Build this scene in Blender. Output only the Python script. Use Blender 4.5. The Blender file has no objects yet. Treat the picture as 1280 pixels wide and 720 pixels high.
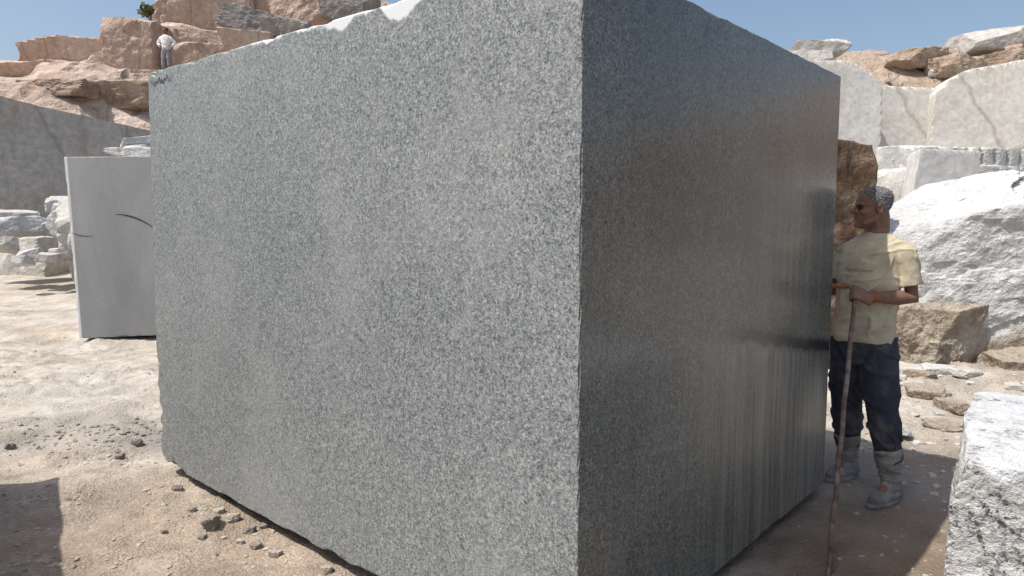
import bpy, bmesh, math, random
import numpy as np
from mathutils import Vector, Matrix, Euler
from mathutils.bvhtree import BVHTree

random.seed(7); rng=np.random.RandomState(7)
scene=bpy.context.scene
COL=scene.collection
PITCH=math.radians(5.35); FPX=868.0; CAMZ=1.5

def W(px,py,Y):
    a=(px-640)/FPX; b=-(py-360)/FPX
    d=Vector((a, math.cos(PITCH)+b*math.sin(PITCH), -math.sin(PITCH)+b*math.cos(PITCH)))
    t=Y/d.y
    return Vector((d.x*t, Y, CAMZ+d.z*t))

# ---------------------------------------------------------------- noise
def _h(i,seed):
    s=np.sin(i[:,0]*127.1+i[:,1]*311.7+i[:,2]*74.7+seed*17.3)*43758.5453
    return s-np.floor(s)
def vn(P,seed=0):
    P=np.asarray(P,dtype=float); i=np.floor(P); f=P-i; f=f*f*(3-2*f); r=0
    for dx in (0,1):
        for dy in (0,1):
            for dz in (0,1):
                w=(f[:,0] if dx else 1-f[:,0])*(f[:,1] if dy else 1-f[:,1])*(f[:,2] if dz else 1-f[:,2])
                r=r+w*_h(i+np.array([dx,dy,dz]),seed)
    return r*2-1
def fbm(P,oct=4,seed=0):
    P=np.asarray(P,dtype=float); a=1;s=0;n=0
    for k in range(oct):
        s=s+a*vn(P*(2.03**k)+k*11.3,seed+k); n+=a; a*=.5
    return s/n

# ---------------------------------------------------------------- object helpers
def add(name,mesh,mat=None,parent=None,label=None,category=None,kind=None,group=None,loc=None,rot=None):
    o=bpy.data.objects.new(name,mesh); COL.objects.link(o)
    if mat and mesh: 
        mesh.materials.clear(); mesh.materials.append(mat)
    if parent: o.parent=parent
    if label: o["label"]=label
    if category: o["category"]=category
    if kind: o["kind"]=kind
    if group: o["group"]=group
    if loc is not None: o.location=loc
    if rot is not None: o.rotation_euler=rot
    return o
def mesh_from(verts,faces,name="m",smooth=False):
    me=bpy.data.meshes.new(name); me.from_pydata([tuple(v) for v in verts],[],[tuple(f) for f in faces]); me.update()
    if smooth: me.polygons.foreach_set("use_smooth",[True]*len(me.polygons))
    return me

# ---------------------------------------------------------------- materials
class NT:
    def __init__(s,name):
        s.m=bpy.data.materials.new(name); s.m.use_nodes=True; s.t=s.m.node_tree; s.t.nodes.clear()
        s.out=s.n('ShaderNodeOutputMaterial'); s.b=s.n('ShaderNodeBsdfPrincipled'); s.l(s.b.outputs[0],s.out.inputs[0])
        s.tc=s.n('ShaderNodeTexCoord')
    def n(s,t,**k):
        x=s.t.nodes.new(t)
        for a,b in k.items(): setattr(x,a,b)
        return x
    def l(s,a,b): s.t.links.new(a,b)
    def put(s,sock,v):
        if hasattr(v,'is_output'): s.l(v,sock)
        else: sock.default_value=v
    def map(s,scale=(1,1,1),src=None,loc=(0,0,0)):
        m=s.n('ShaderNodeMapping'); s.l(src or s.tc.outputs['Object'],m.inputs[0]); m.inputs['Scale'].default_value=scale; m.inputs['Location'].default_value=loc; return m.outputs[0]
    def noise(s,scale,detail=5,rough=.55,vec=None,dist=0):
        x=s.n('ShaderNodeTexNoise'); s.l(vec or s.tc.outputs['Object'],x.inputs['Vector']); x.inputs['Scale'].default_value=scale; x.inputs['Detail'].default_value=detail; x.inputs['Roughness'].default_value=rough; x.inputs['Distortion'].default_value=dist
        return x
    def vor(s,scale,vec=None,feature='F1'):
        x=s.n('ShaderNodeTexVoronoi',feature=feature); s.l(vec or s.tc.outputs['Object'],x.inputs['Vector']); x.inputs['Scale'].default_value=scale; return x
    def ramp(s,fac,stops,interp='LINEAR'):
        r=s.n('ShaderNodeValToRGB'); r.color_ramp.interpolation=interp; s.l(fac,r.inputs[0]); e=r.color_ramp.elements
        while len(e)<len(stops): e.new(.5)
        for i,(p,c) in enumerate(stops):
            e[i].position=p; e[i].color=(c if isinstance(c,tuple) else (c,c,c))+(1,)
        return r.outputs[0]
    def mix(s,fac,a,b,mode='MIX'):
        x=s.n('ShaderNodeMix',data_type='RGBA',blend_type=mode)
        s.put(x.inputs[0],fac)
        for k,v in ((6,a),(7,b)):
            if isinstance(v,tuple) and len(v)==3: v=v+(1,)
            s.put(x.inputs[k],v)
        return x.outputs[2]
    def math(s,op,a,b=0,c=None,clamp=False):
        x=s.n('ShaderNodeMath',operation=op,use_clamp=clamp); s.put(x.inputs[0],a); s.put(x.inputs[1],b)
        if c is not None: s.put(x.inputs[2],c)
        return x.outputs[0]
    def mr(s,v,a,b,c=0.,d=1.):
        x=s.n('ShaderNodeMapRange'); x.interpolation_type='SMOOTHSTEP'; s.put(x.inputs[0],v)
        for i,q in enumerate((a,b,c,d)): x.inputs[i+1].default_value=q
        return x.outputs[0]
    def sep(s,v=None):
        x=s.n('ShaderNodeSeparateXYZ'); s.l(v or s.tc.outputs['Object'],x.inputs[0]); return x.outputs
    def bump(s,h,strength=.5,dist=.02,nrm=None):
        x=s.n('ShaderNodeBump'); s.l(h,x.inputs['Height']); x.inputs['Strength'].default_value=strength; x.inputs['Distance'].default_value=dist
        if nrm: s.l(nrm,x.inputs['Normal'])
        return x.outputs[0]
    def fin(s,col,rough=.9,nrm=None,spec=.3):
        s.put(s.b.inputs['Base Color'],col if not isinstance(col,tuple) else col+(1,)); s.put(s.b.inputs['Roughness'],rough); s.b.inputs['Specular IOR Level'].default_value=spec
        if nrm: s.l(nrm,s.b.inputs['Normal'])
        return s.m

def rock_mat(name,c1,c2,c3,scale=1.2,bump=.6,dist=.05,stain=None,fine=30,lowz=None,dust=.35,cracks=0,cw=.014,cstr=.6):
    t=NT(name)
    n1=t.noise(scale,5,.6,dist=.4).outputs[0]
    col=t.ramp(n1,[(.3,c1),(.5,c2),(.68,c3)])
    n2=t.noise(fine,4,.7).outputs[0]
    col=t.mix(.6,col,t.ramp(n2,[(.3,.33),(.5,.5),(.7,.7)]),'OVERLAY')
    if stain:
        v=t.map((1.4,1.4,.22))
        s_=t.noise(1.5,4,.65,vec=v).outputs[0]
        col=t.mix(t.mr(s_,.56,.7,0,.6),col,stain)
    if lowz:
        z=t.sep()[2]; nz=t.noise(2.2,4,.65).outputs[0]
        h=t.math('ADD',z,t.math('MULTIPLY_ADD',nz,.9,-.45))
        col=t.mix(t.mr(h,lowz[0]-.1,lowz[0]+.15,1,0),col,lowz[1])
    if cracks:
        dn=t.noise(1.6,3,.6).outputs['Color']
        va=t.n('ShaderNodeVectorMath',operation='MULTIPLY_ADD'); t.l(dn,va.inputs[0]); va.inputs[1].default_value=(.22,.22,.22); t.l(t.tc.outputs['Object'],va.inputs[2])
        vv=t.vor(cracks,t.map((1,1,.4),src=va.outputs[0]),'DISTANCE_TO_EDGE').outputs[0]
        col=t.mix(t.mr(vv,.0,cw,cstr,0),col,tuple(a*.45 for a in c1))
    g=t.n('ShaderNodeNewGeometry'); nz=t.sep(g.outputs['Normal'])[2]
    col=t.mix(t.mr(nz,.55,.95,0,dust),col,tuple(min(.62,x*1.15) for x in c3))
    hgt=t.math('ADD',t.noise(scale*4,5,.65).outputs[0],t.math('MULTIPLY',n2,.35))
    return t.fin(col,.93,t.bump(hgt,bump,dist),.2)

M={}
M['white']=rock_mat('white_granite',(.36,.36,.35),(.48,.475,.46),(.57,.565,.545),1.4,.8,.06)
M['white_brown']=rock_mat('white_granite_weathered',(.44,.44,.43),(.53,.53,.52),(.6,.6,.585),2.4,.8,.07,fine=18,lowz=(-.5,(.34,.27,.2)))
M['brown_white']=rock_mat('brown_weathered_granite',(.22,.175,.13),(.32,.265,.205),(.46,.42,.365),1.8,1.,.08,fine=18)
M['beige']=rock_mat('beige_rock_face',(.53,.505,.46),(.6,.58,.54),(.65,.635,.6),.45,.25,.05,stain=(.47,.41,.33),fine=9,cracks=.28,cw=.012,cstr=.5)
M['greyface']=rock_mat('pale_grey_rock_face',(.47,.46,.44),(.55,.54,.515),(.6,.59,.565),.5,.3,.05,stain=(.43,.39,.34),fine=9)
M['greywall']=rock_mat('grey_rock_face',(.31,.3,.28),(.35,.34,.32),(.39,.38,.355),.35,.3,.04,stain=(.27,.24,.205),fine=6,cracks=.16,cw=.01,cstr=.4)
M['pink']=rock_mat('pinkish_rock',(.33,.235,.185),(.44,.335,.27),(.53,.43,.36),.4,.9,.2,stain=(.3,.2,.15),fine=5,cracks=.35,cw=.02,cstr=.4)
M['darkrock']=rock_mat('dark_rock',(.17,.155,.145),(.24,.225,.21),(.34,.315,.29),.8,.8,.1,fine=6)
M['rust']=rock_mat('rusty_rock',(.1,.065,.045),(.2,.125,.08),(.34,.27,.21),4.2,1.,.1,fine=20)
M['soil']=rock_mat('brown_soil',(.27,.195,.14),(.38,.29,.22),(.47,.385,.31),.9,1.,.25,fine=4)
M['stone']=rock_mat('loose_stone',(.34,.32,.295),(.44,.42,.385),(.54,.515,.48),4,.7,.03,fine=40)
M['pebble']=rock_mat('dusty_pebble',(.29,.25,.205),(.37,.325,.275),(.45,.405,.355),9,.5,.01,fine=60)
M['clod']=rock_mat('dark_clod',(.17,.15,.13),(.23,.205,.18),(.32,.29,.255),6,.8,.02,fine=60)

# ground
t=NT('dusty_ground')
x,y,z=t.sep()
n=t.noise(.55,5,.6,dist=.5).outputs[0]
near=t.mr(y,3.0,6.0,.02,.25)
gl=t.mr(x,-1.2,-3.2,0,.05)
n_=t.math('ADD',t.math('ADD',n,near),gl)
col=t.ramp(n_,[(.36,(.29,.225,.17)),(.5,(.385,.315,.25)),(.66,(.455,.395,.33)),(.85,(.52,.47,.41))])
n2=t.noise(3.5,7,.72).outputs[0]
col=t.mix(.7,col,t.ramp(n2,[(.3,.3),(.5,.5),(.7,.7)]),'OVERLAY')
v=t.vor(70); col=t.mix(.22,col,t.ramp(t.sep(v.outputs['Color'])[0],[(0,.28),(.3,.47),(.8,.52),(1,.75)]),'OVERLAY')
n3=t.noise(55,4,.8).outputs[0]
col=t.mix(.45,col,t.ramp(n3,[(.35,.3),(.5,.5),(.65,.72)]),'OVERLAY')
dk=t.noise(1.3,5,.75,vec=t.map((1,1,1),loc=(7,3,0))).outputs[0]
col=t.mix(t.mr(dk,.53,.67,0,.5),col,(.25,.2,.155))
# grey crumbly patch beside the block
gp=t.math('MULTIPLY',t.math('MULTIPLY',t.mr(x,-4.2,-3.3),t.mr(x,-2.4,-2.0,1,0)),t.math('MULTIPLY',t.mr(y,4.5,4.8),t.mr(y,5.2,5.7,1,0)))
col=t.mix(t.math('MULTIPLY',gp,t.mr(n2,.35,.6,.2,.7)),col,(.27,.255,.235))
# darker brown dirt, also deepening the block's shadow around the man in colour
shade_dirt=t.math('MULTIPLY',t.mr(x,.6,1.3),t.mr(y,4.3,5.4,1,0))
col=t.mix(t.math('MULTIPLY',shade_dirt,t.mr(n2,.3,.7,.35,.75)),col,(.24,.185,.14))
tk=t.noise(1,4,.6,vec=t.map((1.1,.35,1),loc=(2,9,0))).outputs[0]
col=t.mix(t.math('MULTIPLY',t.mr(tk,.52,.64,0,.5),t.mr(y,4,6)),col,(.53,.5,.455))
mod=t.mr(t.noise(1.7,3,.6).outputs[0],.35,.65,.4,1.)
h=t.math('MULTIPLY',t.math('ADD',t.math('MULTIPLY',n2,1.8),t.math('ADD',t.math('MULTIPLY',n3,.4),t.math('MULTIPLY',v.outputs['Distance'],-.25))),mod)
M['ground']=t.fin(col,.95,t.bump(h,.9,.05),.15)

# main granite
BX,BY,BZ=3.28,2.40,2.30; TAPZ=.085
t=NT('sawn_grey_granite')
dn=t.noise(90,2,.6).outputs['Color']
va=t.n('ShaderNodeVectorMath',operation='MULTIPLY_ADD'); t.l(dn,va.inputs[0]); va.inputs[1].default_value=(.009,.009,.009); t.l(t.tc.outputs['Object'],va.inputs[2]); vec=va.outputs[0]
v1=t.sep(t.vor(175,vec).outputs['Color'])[0]; v2=t.sep(t.vor(320,vec).outputs['Color'])[1]; v3=t.sep(t.vor(100,vec).outputs['Color'])[2]
g=t.math('ADD',t.math('MULTIPLY',v1,.42),t.math('ADD',t.math('MULTIPLY',v2,.33),t.math('MULTIPLY',v3,.25)))
big=t.noise(1.1,4,.6).outputs[0]; mid=t.noise(34,3,.6).outputs[0]
g=t.math('ADD',g,t.math('ADD',t.math('MULTIPLY_ADD',big,.16,-.08),t.math('MULTIPLY_ADD',mid,.2,-.1)))
base=t.ramp(g,[(.16,(.04,.048,.056)),(.33,(.112,.126,.134)),(.46,(.182,.197,.2)),(.64,(.24,.255,.253)),(.88,(.42,.435,.425))])
x,y,z=t.sep(); nx,ny,nz=t.sep(t.tc.outputs['Normal'])
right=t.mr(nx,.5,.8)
pd=t.noise(1.6,5,.65,vec=t.map((1,1,.7),loc=(1,4,2))).outputs[0]
base=t.mix(t.mr(pd,.48,.7,0,.28),base,(.34,.345,.335))
st=t.noise(1,5,.65,vec=t.map((2,18,.7))).outputs[0]
st2=t.noise(1,3,.6,vec=t.map((2,50,1.2))).outputs[0]
streak=t.math('MULTIPLY_ADD',st2,.35,t.math('MULTIPLY',st,.65))
blot=t.noise(1.3,4,.6,vec=t.map((1,1,.6),loc=(5,5,5))).outputs[0]
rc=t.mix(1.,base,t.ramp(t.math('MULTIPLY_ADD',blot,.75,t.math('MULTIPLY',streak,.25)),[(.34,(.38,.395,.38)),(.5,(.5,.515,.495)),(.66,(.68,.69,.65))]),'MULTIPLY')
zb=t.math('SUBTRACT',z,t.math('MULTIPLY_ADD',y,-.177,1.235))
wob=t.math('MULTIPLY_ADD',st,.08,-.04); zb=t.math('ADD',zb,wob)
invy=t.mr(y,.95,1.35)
refl_band=t.math('MULTIPLY',t.math('MULTIPLY',t.mr(zb,-.05,-.025),t.mr(zb,.0,.035,1,0)),invy)  # dark reflection band painted across the right face
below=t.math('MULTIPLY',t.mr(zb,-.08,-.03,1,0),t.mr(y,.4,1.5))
above=t.math('MULTIPLY',t.mr(zb,.03,.3),t.mr(zb,.4,1.0,1,0)); above=t.math('MULTIPLY',above,t.mr(y,1.0,1.8))
rc=t.mix(t.math('MULTIPLY',t.math('MULTIPLY',above,t.mr(streak,.45,.58)),.3),rc,(.26,.265,.245))
rc=t.mix(t.math('MULTIPLY',below,t.mr(streak,.42,.56,.15,.6)),rc,(.33,.32,.265))  # painted ground reflection with dusty streaks, under the dark strip
drip=t.math('MULTIPLY',t.mr(st2,.57,.64),t.mr(zb,-.3,.0,1,0))
rc=t.mix(t.math('MULTIPLY',drip,t.math('MULTIPLY',t.mr(y,.1,.8),.5)),rc,(.05,.052,.048))
rc=t.mix(t.math('MULTIPLY',refl_band,.85),rc,(.025,.027,.027))
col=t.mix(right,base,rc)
tn=t.noise(3.2,4,.7,vec=t.map((1,.2,.4))).outputs[0]
top=t.math('SUBTRACT',z,t.math('MULTIPLY_ADD',x,-TAPZ/BX,BZ+TAPZ))
spot=t.math('MAXIMUM',t.math('MULTIPLY',t.mr(x,2.3,2.4),t.mr(x,2.48,2.58,1,0)),t.math('MULTIPLY',t.math('MULTIPLY',t.mr(x,1.9,2.0),t.mr(x,2.1,2.2,1,0)),.5))
fn=t.noise(24,3,.7).outputs[0]
hgt=t.math('ADD',t.math('ADD',top,t.math('MULTIPLY_ADD',fn,.03,-.015)),t.math('ADD',t.math('MULTIPLY',spot,.05),t.math('MULTIPLY_ADD',tn,.16,-.066)))
dust=t.math('MULTIPLY',t.mr(hgt,-.004,.012),t.mr(x,1.1,1.4))
dust=t.math('MULTIPLY',dust,t.mr(x,2.55,2.75,1,0))
dust=t.math('MULTIPLY',dust,t.math('SUBTRACT',1,right))
topm=t.mr(nz,.6,.9)
col=t.mix(t.math('MAXIMUM',t.math('MULTIPLY',dust,.9),t.math('MULTIPLY',topm,.6)),col,(.7,.71,.71))
rgh=t.mix(right,(.55,.55,.55),t.ramp(t.math('MULTIPLY_ADD',blot,.7,t.math('MULTIPLY',streak,.3)),[(.35,.13),(.65,.26)]))
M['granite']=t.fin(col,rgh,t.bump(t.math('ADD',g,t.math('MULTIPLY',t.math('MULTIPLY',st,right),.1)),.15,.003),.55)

t=NT('smooth_grey_granite')
n1=t.noise(.9,5,.6,vec=t.map((1,1,.5)),dist=.6).outputs[0]
x,y,z=t.sep()
zz=t.mr(z,.6,2.4,-.05,.09)
col=t.ramp(t.math('ADD',n1,zz),[(.3,(.25,.253,.25)),(.5,(.31,.312,.308)),(.72,(.41,.41,.4))])
col=t.mix(.35,col,t.ramp(t.noise(40,4,.75).outputs[0],[(.3,.3),(.7,.72)]),'OVERLAY')
edge=t.mr(x,.03,.045,1,0); col=t.mix(edge,col,(.7,.7,.7))  # lit left edge: highlight painted into the slab colour
M['slab']=t.fin(col,.7,t.bump(n1,.1,.01),.25)

t=NT('coarse_speckled_granite')
dn=t.noise(18,3,.7).outputs['Color']
va=t.n('ShaderNodeVectorMath',operation='MULTIPLY_ADD'); t.l(dn,va.inputs[0]); va.inputs[1].default_value=(.06,.06,.06); t.l(t.tc.outputs['Object'],va.inputs[2]); vec=va.outputs[0]
v1=t.sep(t.vor(75,vec).outputs['Color'])[0]; nn=t.noise(26,5,.78).outputs[0]; n5=t.noise(5,3,.6).outputs[0]
g=t.math('ADD',t.math('ADD',t.math('MULTIPLY',v1,.3),t.math('MULTIPLY',nn,.9)),t.math('MULTIPLY_ADD',n5,.5,-.25))
col=t.ramp(g,[(.38,(.07,.07,.075)),(.48,(.26,.26,.26)),(.56,(.52,.52,.51)),(.85,(.66,.66,.65))])
x,y,z=t.sep()
dr=t.math('ADD',z,t.math('MULTIPLY',t.noise(5,4,.6,vec=t.map((1.6,1.6,.5))).outputs[0],.75))
col=t.mix(t.mr(dr,.64,.78,0,.9),col,(.68,.695,.71))
M['speck']=t.fin(col,.8,t.bump(t.math('ADD',nn,t.math('MULTIPLY',t.noise(9,5,.7).outputs[0],2)),.8,.03),.3)

def cloth(name,c,scale=9,var=.25,b=.4,dirt=None,rough=.95):
    t=NT(name)
    n1=t.noise(scale,4,.6).outputs[0]
    col=t.ramp(n1,[(.3,tuple(a*(1-var) for a in c)),(.7,tuple(min(1,a*(1+var)) for a in c))])
    if dirt:
        n2=t.noise(7,5,.7,vec=t.map((1,1,1),loc=(3,1,2))).outputs[0]
        col=t.mix(t.mr(n2,.46,.66,0,.7),col,dirt)
    wv=t.noise(300,2,.5).outputs[0]
    return t.fin(col,rough,t.bump(t.math('ADD',t.noise(14,3,.6).outputs[0],t.math('MULTIPLY',wv,.15)),b,.01),.2)
M['skin']=cloth('dark_skin',(.21,.12,.082),30,.2,.15,rough=.5)
M['shirt']=cloth('cream_cotton',(.52,.455,.33),9,.1,.4,(.37,.31,.215))
M['navy']=cloth('navy_cotton',(.045,.048,.065),9,.3,.6,(.13,.125,.12))
M['boot']=cloth('grey_rubber',(.2,.195,.185),12,.25,.2,(.42,.39,.34),rough=.7)
t=NT('grey_hair')
hn=t.noise(140,3,.7).outputs[0]
M['hair']=t.fin(t.ramp(hn,[(.35,.07),(.5,.26),(.65,.6)]),.8,None,.2)
M['whitecloth']=cloth('white_cotton',(.75,.75,.75),9,.06,.4)
M['greycloth']=cloth('grey_cotton',(.22,.215,.23),9,.2,.4)
M['blackhair']=cloth('black_hair',(.015,.013,.012),60,.3,.6)
M['eye']=cloth('dark_eye',(.02,.015,.012),20,.1,.0,rough=.2)
M['ink']=cloth('faded_print',(.22,.18,.11),20,.1,0)
M['blueink']=cloth('dark_paint',(.04,.05,.08),20,.1,0)
M['thread']=cloth('red_thread',(.55,.09,.03),20,.1,0)
M['rod']=cloth('rusty_iron',(.15,.1,.08),25,.5,.5,(.3,.27,.25),rough=.7)
M['wood']=cloth('brown_wood',(.35,.16,.07),25,.3,.3,rough=.6)
M['steel']=cloth('worn_steel',(.12,.12,.12),25,.3,.3,rough=.5)
M['leaf']=cloth('dry_leaf',(.12,.14,.07),9,.4,0)
M['bark']=cloth('brown_bark',(.12,.09,.06),20,.3,.5)

# ---------------------------------------------------------------- rocks
_ico={}
def ico(level):
    if level not in _ico:
        bm=bmesh.new(); bmesh.ops.create_icosphere(bm,subdivisions=level,radius=1)
        V=np.array([v.co[:] for v in bm.verts]); F=[[v.index for v in f.verts] for f in bm.faces]; bm.free()
        V/=np.linalg.norm(V,axis=1)[:,None]; _ico[level]=(V,F)
    return _ico[level]
def rock_mesh(dims,seed=0,level=4,boxy=.7,rough=.03,cuts=9,freq=2.2,post=None,smooth=False,tilt=.14):
    r=np.random.RandomState(seed); D,F=ico(level); dims=np.array(dims,float)
    R=np.full(len(D),9.)
    ns=[];ds=[]
    for ax in range(3):
        for s in (-1,1):
            n=np.zeros(3); n[ax]=s; n+=r.uniform(-tilt,tilt,3); n/=np.linalg.norm(n); ns.append(n); ds.append(r.uniform(.92,1.0))
    for k in range(cuts):
        n=r.normal(size=3); n/=np.linalg.norm(n); m=np.abs(n).sum(); ns.append(n); ds.append((1-boxy)*r.uniform(.8,1.02)+boxy*m*r.uniform(.8,.97))
    for n,d in zip(ns,ds):
        q=D@n; ok=q>1e-3; R[ok]=np.minimum(R[ok],d/q[ok])
    P=D*R[:,None]*dims/2
    s=float(dims.mean())
    nz=fbm(P/s*freq+seed*3.1,5,seed)*rough*s*1.6
    rdg=-np.abs(fbm(P/s*freq*2.3+seed*1.7,5,seed+5))*rough*s*1.4
    P=P+D*(nz+rdg)[:,None]
    if post: P=post(P)
    return mesh_from(P,F,"rock",smooth)
def rock(name,loc,dims,mat,label,cat,seed=0,level=4,rz=0,rx=0,ry=0,group=None,base=True,**k):
    me=rock_mesh(dims,seed,level,**k)
    l=Vector(loc)
    if base: l=l+Vector((0,0,dims[2]/2))
    return add(name,me,M[mat],label=label,category=cat,group=group,loc=l,rot=(math.radians(rx),math.radians(ry),math.radians(rz)))

# ---------------------------------------------------------------- chipped sawn box
def sawn_box(L,step=.03,chip=.03,seed=0,edge_gain=None):
    def axis(n):
        c=[0,.006,.014,.024,.04]; m=list(np.arange(.04+step,n-.04,step)); return np.array(c+m+[n-.04,n-.024,n-.014,n-.006,n])
    A=[axis(q) for q in L]; V=[];F=[]
    idx={}
    def vid(i,j,k):
        key=(i,j,k)
        if key not in idx: idx[key]=len(V); V.append((A[0][i],A[1][j],A[2][k]))
        return idx[key]
    n=[len(a) for a in A]
    for k,fl in ((0,1),(n[2]-1,0)):
        for i in range(n[0]-1):
            for j in range(n[1]-1):
                q=[vid(i,j,k),vid(i+1,j,k),vid(i+1,j+1,k),vid(i,j+1,k)]; F.append(q[::-1] if fl else q)
    for j,fl in ((0,0),(n[1]-1,1)):
        for i in range(n[0]-1):
            for k in range(n[2]-1):
                q=[vid(i,j,k),vid(i+1,j,k),vid(i+1,j,k+1),vid(i,j,k+1)]; F.append(q[::-1] if fl else q)
    for i,fl in ((0,1),(n[0]-1,0)):
        for j in range(n[1]-1):
            for k in range(n[2]-1):
                q=[vid(i,j,k),vid(i,j+1,k),vid(i,j+1,k+1),vid(i,j,k+1)]; F.append(q[::-1] if fl else q)
    V=np.array(V); L=np.array(L)
    d=np.concatenate([V,L-V],axis=1)
    inw=np.array([[1,0,0],[0,1,0],[0,0,1],[-1,0,0],[0,-1,0],[0,0,-1]],float)
    srt=np.sort(d,axis=1); e=srt[:,1]
    cn=fbm(V*9,4,seed); cn2=fbm(V*26,3,seed+3)
    c=np.clip(cn*1.6+.1,0,1)**1.3*chip+np.clip(cn2,0,1)*chip*.5+.003
    if edge_gain is not None: c=c*edge_gain(V)
    w=np.clip(c-e,0,None)
    for k in range(6):
        V=V+ (w*np.where(d[:,k]<c*1.0+1e-6,.75,0))[:,None]*inw[k]
    return V,F

# ================================================================ GROUND
def dense(lo,hi,step,far,grow=1.12):
    c=list(np.arange(lo,hi,step)); s=step; a=hi
    right=[]
    while a<far: right.append(a); s*=grow; a+=s
    right.append(far); s=step; a=lo-step; left=[]
    while a>-far: left.append(a); s*=grow; a-=s
    left.append(-far)
    return np.array(left[::-1]+c+right)
def gheight(X,Y):
    P=np.stack([X,Y,np.zeros_like(X)],1)
    rise=np.interp(Y,[9,20,30,60],[0,.5,.6,.6])
    calm=1-np.exp(-(((X-2.1)/.9)**2+((Y-3.9)/.8)**2))
    blk=1-.6*np.exp(-(((X+.2)/1.8)**2+((Y-3.6)/1.6)**2))
    rgh=np.clip(.6+fbm(P*.9+30,2,12)*1.2,.15,1.2)
    a=fbm(P*.6,3,1)*.05*blk+fbm(P*2.7,4,2)*.055*blk+(fbm(P*9,4,4)*.034+np.clip(fbm(P*20,3,6),0,1)*.034)*rgh
    bank=.28*np.exp(-(((X-4.6)/1.6)**2+((Y-6.2)/.9)**2))
    mound=.04*np.exp(-(((X+2.95)/.5)**2+((Y-4.95)/.22)**2))
    slabdip=-.08*np.exp(-(((X+5.)/1.6)**2+((Y-8.9)/.6)**2))
    return -.06+rise+a*calm+bank+mound+slabdip
gx=dense(-6.5,4.5,.032,400,1.13); gy=dense(1.8,9.5,.032,400,1.13)
XX,YY=np.meshgrid(gx,gy,indexing='ij'); Xf=XX.ravel();Yf=YY.ravel()
Zf=gheight(Xf,Yf)
nx_,ny_=len(gx),len(gy)
I=np.arange(nx_*ny_).reshape(nx_,ny_)
F=np.stack([I[:-1,:-1].ravel(),I[1:,:-1].ravel(),I[1:,1:].ravel(),I[:-1,1:].ravel()],1)
me=mesh_from(np.stack([Xf,Yf,Zf],1).tolist(),F.tolist(),"ground",True)
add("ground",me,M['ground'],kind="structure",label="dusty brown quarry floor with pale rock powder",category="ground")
def gz(x,y): return float(gheight(np.array([x],float),np.array([y],float))[0])

# ================================================================ HILLS
def skyline(X,Y):
    return np.interp(X/np.maximum(Y,1),[-1.2,-.737,-.68,-.66,-.6,-.56,-.5,-.46,-.4,-.3,-.2,0],[.17,.213,.213,.226,.238,.255,.268,.30,.345,.37,.38,.3])
def hill(name,xs,ys,fn,mat,label,blocky=.5,seed=0):
    XX,YY=np.meshgrid(xs,ys,indexing='ij'); X=XX.ravel();Y=YY.ravel(); Z=fn(X,Y)
    P=np.stack([X,Y,Z],1)
    q=np.floor(P/np.array([3.2,2.8,2.4])+fbm(P*.35,3,seed)[:,None]*1.2)
    j=_h(q,seed)
    act=(Z>1)
    Z=Z+act*((j-.5)*blocky+fbm(P*.8,5,seed+2)*.45)
    X=X+act*fbm(P*.9+40,3,seed+3)*.35
    Y=Y+act*((j-.5)*.5+fbm(P*1.3+9,4,seed+4)*.3)
    n1,n2=len(xs),len(ys); I=np.arange(n1*n2).reshape(n1,n2)
    F=np.stack([I[:-1,:-1].ravel(),I[1:,:-1].ravel(),I[1:,1:].ravel(),I[:-1,1:].ravel()],1)
    me=mesh_from(np.stack([X,Y,Z],1).tolist(),F.tolist(),name,False)
    return add(name,me,M[mat],kind="structure",label=label,category="hill")
def yw(x): return np.interp(x,[-60,-25,-14.7,-11.5,-6,5,12],[-6,14.4,20.6,23.4,27,29,30])
def Hl(x): return np.interp(x,[-60,-28,-25,-21.7,-19,-17,-11,0,8,14],[8,9.6,10.2,11.2,12.2,13.6,15.5,13,7,1])
def left_hill(X,Y):
    d=Y-yw(X); H=Hl(X)
    z=np.where(d<0,np.interp(d,[-1.,0],[-2,1.]),0)
    z=np.where(d>=0,np.interp(d,[0,.25,1.6,3.6,5.2,9.2],[1.,4.3,4.9,6.3,7.15,7.3]),z)
    f=np.interp(d,[9.2,10.2,13,14,17.5,30,60],[0,.35,.45,.8,1,.8,.5])
    z=np.where(d>9.2,7.3+(H-7.3)*f,z)
    cap=1.5+np.maximum(Y,1)*skyline(X,Y)-.35
    return np.where(d>0,np.minimum(z,np.maximum(cap,1.2)),z)
hill("hillside",np.arange(-58,14,.2),np.arange(-6,62,.2)[::1],left_hill,'pink',"brown rocky quarry hillside with cut benches",.7,3)
def ywr(x): return np.interp(x,[4,7,9,15,30,60],[27,24,21.2,20,14,6])
def right_hill(X,Y):
    d=Y-ywr(X)
    end=np.interp(X,[4.5,7.5],[0,1])
    z=np.interp(d,[-1,0,.3,1.2,2.4,4,12,40],[-2,1,4.6,5.3,6.3,7.0,7.6,6])+np.interp(X,[9,16],[0,.45])
    return np.where(d>0,z*end,z)
hill("hill",np.arange(4,60,.22),np.arange(6,60,.22),right_hill,'soil',"brown earth overburden above the pale quarry face",.35,8)

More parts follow.
